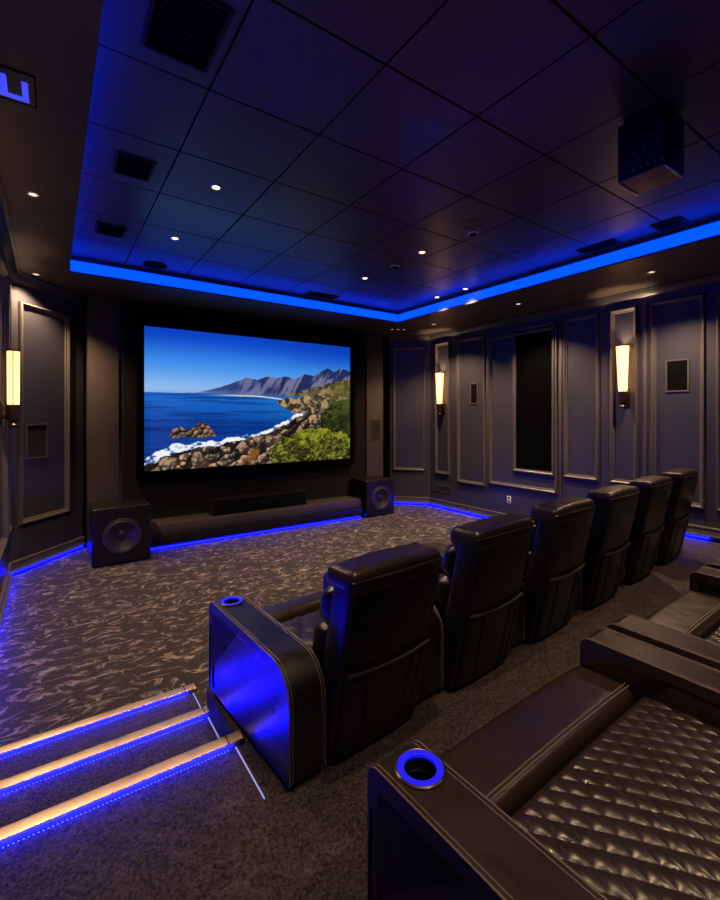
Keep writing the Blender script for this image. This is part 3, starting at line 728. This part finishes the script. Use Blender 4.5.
def arm_outline(y0, y1, z0, z1, rf, rr_):
    return rounded([(y1, z0), (y1, z1), (y0, z1-.02), (y0, z0)], [.02, rf, rr_, .02], 10)
def inset_open(pts, d):
    """same outline pulled in by d (simple scale towards its middle)"""
    P = [Vector((y, z)) for y, z in pts]; n = len(P); out = []
    for i in range(n):
        a, b = P[i-1], P[(i+1) % n]; t = (b-a).normalized(); nn = Vector((-t.y, t.x)); out.append(P[i]+nn*d)
    return [tuple(p) for p in out]
def make_arm(parent, x0, x1, y0, y1, z1, cup=None, lm='leather', rf=.05, rr_=.17, z0=.02, piping=True, cup_r=.07):
    ol = arm_outline(y0, y1, z0, z1, rf, rr_)
    body = NB(); prism_x(body, inset_open(ol, .008), x0+.006, x1-.006, .008, 2)
    body = obj('arm', body, M[lm], parent, angle=50)
    # pad: a thick band over the top, round the back and down
    N = len(ol)
    def band(off):
        return [p for p in inset_open(ol, off) if True]
    o1 = band(0.0); o2 = band(.060)
    # keep points from front top corner to the rear bottom
    i0 = 11; i1 = 33
    top = o1[i0-1:i1+1]; bot = o2[i0-1:i1+1]
    # start on the front face a little below the top, end low on the back
    top = [(y1, z1-.12)]+top+[(y0, z0+.02)]; bot = [(y1-.06, z1-.12)]+bot+[(y0+.06, z0+.02)]
    pad = NB(); prism_x(pad, top+bot[::-1], x0, x1, .014, 3)
    pad = obj('arm_pad', pad, M[lm], parent, angle=50)
    if piping:
        bm = NB()
        for xx in (x0+.004, x1-.004):
            tube(bm, [(xx, y, z-.0005) for y, z in inset_open(top, 0)][0:len(top)], .0035, 6)
            tube(bm, [(xx+(.016 if xx == x0+.004 else -.016), y, z) for y, z in [(y+.0, z+.0) for y, z in top]], .0022, 6)
        obj('stitching', bm, M['thread'], pad)
    if cup:
        cx, cy = cup; zt = z1-.02*(y1-cy)/(y1-y0); r = cup_r
        T = Matrix.Translation((cx, cy, zt))
        for o in (pad, body):
            h = NB(); lathe(h, [(0, .05), (r*.78, .05), (r*.78, -.095), (0, -.095)], 36, T); cut(o, [h])
        ch = obj('cup_holder', lathe(NB(), [(r*.80, .001), (r*.75, .001), (r*.75, -.088), (r*.5, -.092), (0, -.092)], 40, T), M['black'], parent)
        obj('trim_ring', lathe(NB(), [(r*1.0, -.002), (r*1.10, .0), (r*1.10, .004), (r*1.03, .007), (r*1.0, .006)], 40, T), M['metal'], ch)
        obj('light_ring', lathe(NB(), [(r*.70, -.004), (r*.70, .005), (r*1.0, .006), (r*1.0, -.002)], 40, T), M['led_ring'], ch)
        obj('inner_rim', lathe(NB(), [(r*.745, -.045), (r*.70, -.045), (r*.70, -.05), (r*.745, -.05)], 40, T), M['chrome'], ch)
    for o in (body, pad):
        wn = o.modifiers.new('weighted', 'WEIGHTED_NORMAL'); wn.keep_sharp = True; wn.weight = 90
    return body

def quilted(bm, x0, x1, y0, y1, ztop, depth, cell, dome=.02, z0=0, nx=150, ny=110, h=.011):
    """padded cushion with a stitched diamond grid"""
    g = []
    for j in range(ny+1):
        row = []
        for i in range(nx+1):
            u, v = i/nx, j/ny; x = x0+(x1-x0)*u; y = y0+(y1-y0)*v
            a = (x/cell+y/(cell*1.5)); b = (x/cell-y/(cell*1.5))
            p = (abs(math.sin(PI*a/2))*abs(math.sin(PI*b/2)))**.55
            e = min(min(u, 1-u)*(x1-x0), min(v, 1-v)*(y1-y0)); ed = min(1, e/.05); ed = math.sqrt(max(0, 1-(1-ed)**2))
            z = ztop-depth*(1-ed)*.6+dome*math.sin(PI*u)**.7*math.sin(PI*min(1, .1+v*.9))**.5+h*p*ed
            row.append(bm.verts.new((x, y, z)))
        g.append(row)
    for j in range(ny):
        for i in range(nx): bm.faces.new((g[j][i], g[j][i+1], g[j+1][i+1], g[j+1][i]))
    # skirt
    ring = [g[0][i] for i in range(nx+1)]+[g[j][nx] for j in range(1, ny+1)]+[g[ny][i] for i in range(nx-1, -1, -1)]+[g[j][0] for j in range(ny-1, 0, -1)]
    low = [bm.verts.new((v.co.x, v.co.y, ztop-depth)) for v in ring]; n = len(ring)
    for i in range(n): bm.faces.new((ring[i], ring[(i+1) % n], low[(i+1) % n], low[i]))
    bm.faces.new(low[::-1])
    return bm

BW = .61     # backrest width
def make_recliner(label, loc, rot):
    t = thing('theater_recliner', label, 'recliner', loc, rot, 'front row leather recliners')
    yr = lambda z: -.205*z/.93
    obj('base', box(NB(), .012, BW-.012, .02, .84, .006, .31, .02, 3), M['leather'], t)
    # backrest shell, leaning back
    def shell(x, y, z):
        u = (x/BW-.5)*2; k = z/.93
        bow = .012*(1-u*u) if y < .05 else 0
        return (x+.012*u*(1-k)*0, y+yr(z)-bow, z)
    bm = NB(); rbox(bm, (.0, 0, .012), (BW, .145, .945), .022, (14, 8, 20), shell); obj('backrest', bm, M['leather'], t)
    def pil(x, y, z):
        w = wr(x, y, z, .9 if z < .86 else .45)
        return (x, y+yr(z)+w, z+w*.8)
    bm = NB(); rbox(bm, (-.003, .004, .87), (BW+.003, .215, .980), .042, (40, 12, 10), lambda x, y, z: pil(x, y, z+.012*math.sin(PI*x/BW))); obj('headrest', bm, M['leather_lit'], t)  # brown tone stands in for warm light on the chair tops
    bm = NB(); rbox(bm, (.008, .125, .66), (BW-.008, .262, .865), .065, (40, 10, 14), pil); obj('back_cushion', bm, M['leather'], t)
    bm = NB(); rbox(bm, (.010, .125, .43), (BW-.010, .300, .67), .075, (40, 10, 14), pil); obj('lumbar_cushion', bm, M['leather'], t)
    # piping round the rear panel
    ry = lambda z, e=0: yr(z)-.002-e
    bm = NB()
    for xx in (.018, BW-.018):
        tube(bm, [(xx, ry(z)+.004, z) for z in [.05+.045*i for i in range(20)]], .0045, 6)
    tube(bm, [(.018+(BW-.036)*i/10, ry(.935)+.004-.012*(1-(i/5-1)**2), .937) for i in range(11)], .0045, 6)
    tube(bm, [(.03+(BW-.06)*i/10, ry(.885)-.0115*(1-(i/5-1)**2)+.001, .885) for i in range(11)], .003, 6)
    obj('piping', bm, M['leather_lit'], t)
    # lower rear panel with a soft rolled lip
    def low(x, y, z):
        u = (x/BW-.5)*2; k = (z-.03)/.45
        sag = -.022*(1-u*u)*k
        return (x, y+yr(z)-.012*(1-u*u), z+sag)
    bm = NB(); rbox(bm, (.035, -.018, .03), (BW-.035, .02, .485), .014, (16, 4, 14), low); pk = obj('pocket', bm, M['leather'], t)
    bm = NB(); pts = [low(.03+(BW-.06)*i/16, -.016, .487) for i in range(17)]; tube(bm, pts, .011, 10); obj('pocket_lip', bm, M['leather_lit'], pk)  # lip browned for the warm highlight along it
    for xx in (.15, .165, BW-.165, BW-.15, BW-.08):
        bm = NB(); tube(bm, [low(xx+(.02*(1-i/10) if xx < .3 else -.02*(1-i/10)), -.0185, .05+.042*i) for i in range(11)], .0035, 6)
        obj('seam', bm, M['leather'], pk)
    # seat
    bm = NB(); quilted(bm, .012, BW-.012, .22, .665, .43, .13, .075, .015, nx=60, ny=46); obj('seat', bm, M['leather_lit'], t)
    bm = NB(); rbox(bm, (.008, .685, .10), (BW-.008, .905, .455), .07, (20, 12, 12), lambda x, y, z: (x, y, z+.25*wr(x, y, z))); obj('footrest', bm, M['leather_lit'], t)
    make_arm(t, BW+.012, .888, .035, .925, .555)
    for fx in (.08, BW-.08):
        obj('foot', lathe(NB(), [(0, 0), (.03, 0), (.03, .008), (0, .008)], 12, Matrix.Translation((fx, .1, -.0005+.0005))), M['rubber'], t)
    return t
RROT = R(4.4); PITCH = .905
rec_lab = ['black leather recliner at the aisle end, beside the steps', 'black leather recliner second from the steps, next to the aisle-end seat', 'black leather recliner third from the steps in the front row',
           'black leather recliner fourth from the steps in the front row', 'black leather recliner fifth from the steps, next to last before the wall', 'black leather recliner last in the row, nearest the right wall']
proto = make_recliner(rec_lab[1], (0, 0, 0), 0)
base = Vector((1.065, 1.825, ZP))
for i in range(5, -1, -1):
    p = base+Vector((math.cos(RROT), math.sin(RROT), 0))*PITCH*i
    if i == 1: proto.location = p; proto.rotation_euler = (0, 0, RROT); proto.scale = (1, 1, 1.035)
    else:
        o = dup(proto, p, RROT, rec_lab[i]); o.scale = (1, 1, (1, 1, 1.045, 1.055, 1.065, 1.075)[i])
        if i == 0: make_arm(o, -.208, -.012, -.02, .935, .562, (-.108, .83), cup_r=.066)

LWD = 1.55
def make_lounger(label, loc, rot, cup):
    t = thing('lounge_recliner', label, 'recliner', loc, rot, 'back row wide leather loungers')
    obj('base', box(NB(), .02, LWD-.02, -1.3, -.06, .006, .25, .02, 3), M['leather'], t)
    aw = .20
    if cup: make_arm(t, .004, aw, -1.25, 0, .575, (.118, -.122), 'leather_lit', rf=.045, cup_r=.073)
    else: make_arm(t, .004, aw, -1.25, -.035, .598, None, 'leather_lit', rf=.045)
    make_arm(t, LWD-aw, LWD-.004, -1.25, -.005, .575, None, 'leather_lit', rf=.045)
    x0, x1 = aw+.006, LWD-aw-.006
    def roll(x, y, z):
        u = (x-x0)/(x1-x0)
        return (x, y, z+.012*math.sin(PI*u)+.12*wr(x, y, z)+(.002*math.sin(x*22+3*math.sin(5*x)))*max(0, min(1, (-.02-y)/.2))*max(0, min(1, (y+.2)/.1)))
    bm = NB(); rbox(bm, (x0, -.272, .12), (x1, .010, .455), .055, (50, 20, 14), roll); obj('footrest', bm, M['leather_lit'], t)
    bm = NB()
    for yy, zz in ((-.228, .4555), (-.243, .4535)): tube(bm, [roll(x0+.03+(x1-x0-.06)*i/40, yy, zz) for i in range(41)], .0032, 6)
    obj('stitching', bm, M['thread'], t)
    bm = NB(); quilted(bm, x0, x1, -.93, -.279, .440, .14, .036, .022, nx=460, ny=200, h=.010); obj('seat', bm, M['leather_lit'], t)
    def bk(x, y, z): return (x, y-.20*(z-.3)+wr(x, y, z), z)
    bm = NB(); rbox(bm, (x0, -1.22, .10), (x1, -.92, .98), .07, (30, 10, 24), bk); obj('backrest', bm, M['leather'], t)
    bm = NB(); rbox(bm, (x0, -1.17, .80), (x1, -.89, 1.0), .07, (30, 10, 10), bk); obj('headrest', bm, M['leather'], t)
    return t
r1 = R(2.4); p0 = Vector((.825, 1.155, ZP)); stp = Vector((math.cos(r1), math.sin(r1), 0))*(LWD+.012)
make_lounger('wide black leather lounger nearest the camera with a glowing cup holder', p0, r1, True)
l1 = make_lounger('wide black leather lounger in the middle of the back row', p0+stp, r1, False)
dup(l1, p0+stp*2, r1, 'wide black leather lounger at the right edge of the picture')

# ------------------------------------------------------------------ world, camera, view
w = bpy.data.worlds.new('night'); SC.world = w; w.use_nodes = True
w.node_tree.nodes['Background'].inputs['Color'].default_value = (.01, .012, .02, 1); w.node_tree.nodes['Background'].inputs['Strength'].default_value = .1
cam = bpy.data.cameras.new('camera'); co = bpy.data.objects.new('camera', cam); COL.objects.link(co); SC.camera = co
cam.sensor_fit = 'HORIZONTAL'; cam.sensor_width = 36; cam.lens = F/720*36; cam.shift_y = -(450-HY)/720; cam.clip_start = .02
co.location = (0, 0, CZ); co.rotation_euler = (R(90), 0, -TH)
vs = SC.view_settings; SC.display_settings.display_device = 'sRGB'
vs.view_transform = 'Standard'; vs.look = 'None'; vs.gamma = 1; vs.exposure = 0; vs.use_curve_mapping = False
try:
    SC.cycles.use_denoising = True; SC.cycles.max_bounces = 8; SC.cycles.diffuse_bounces = 4; SC.cycles.sample_clamp_indirect = 4
    SC.cycles.caustics_reflective = False; SC.cycles.caustics_refractive = False
except Exception: pass
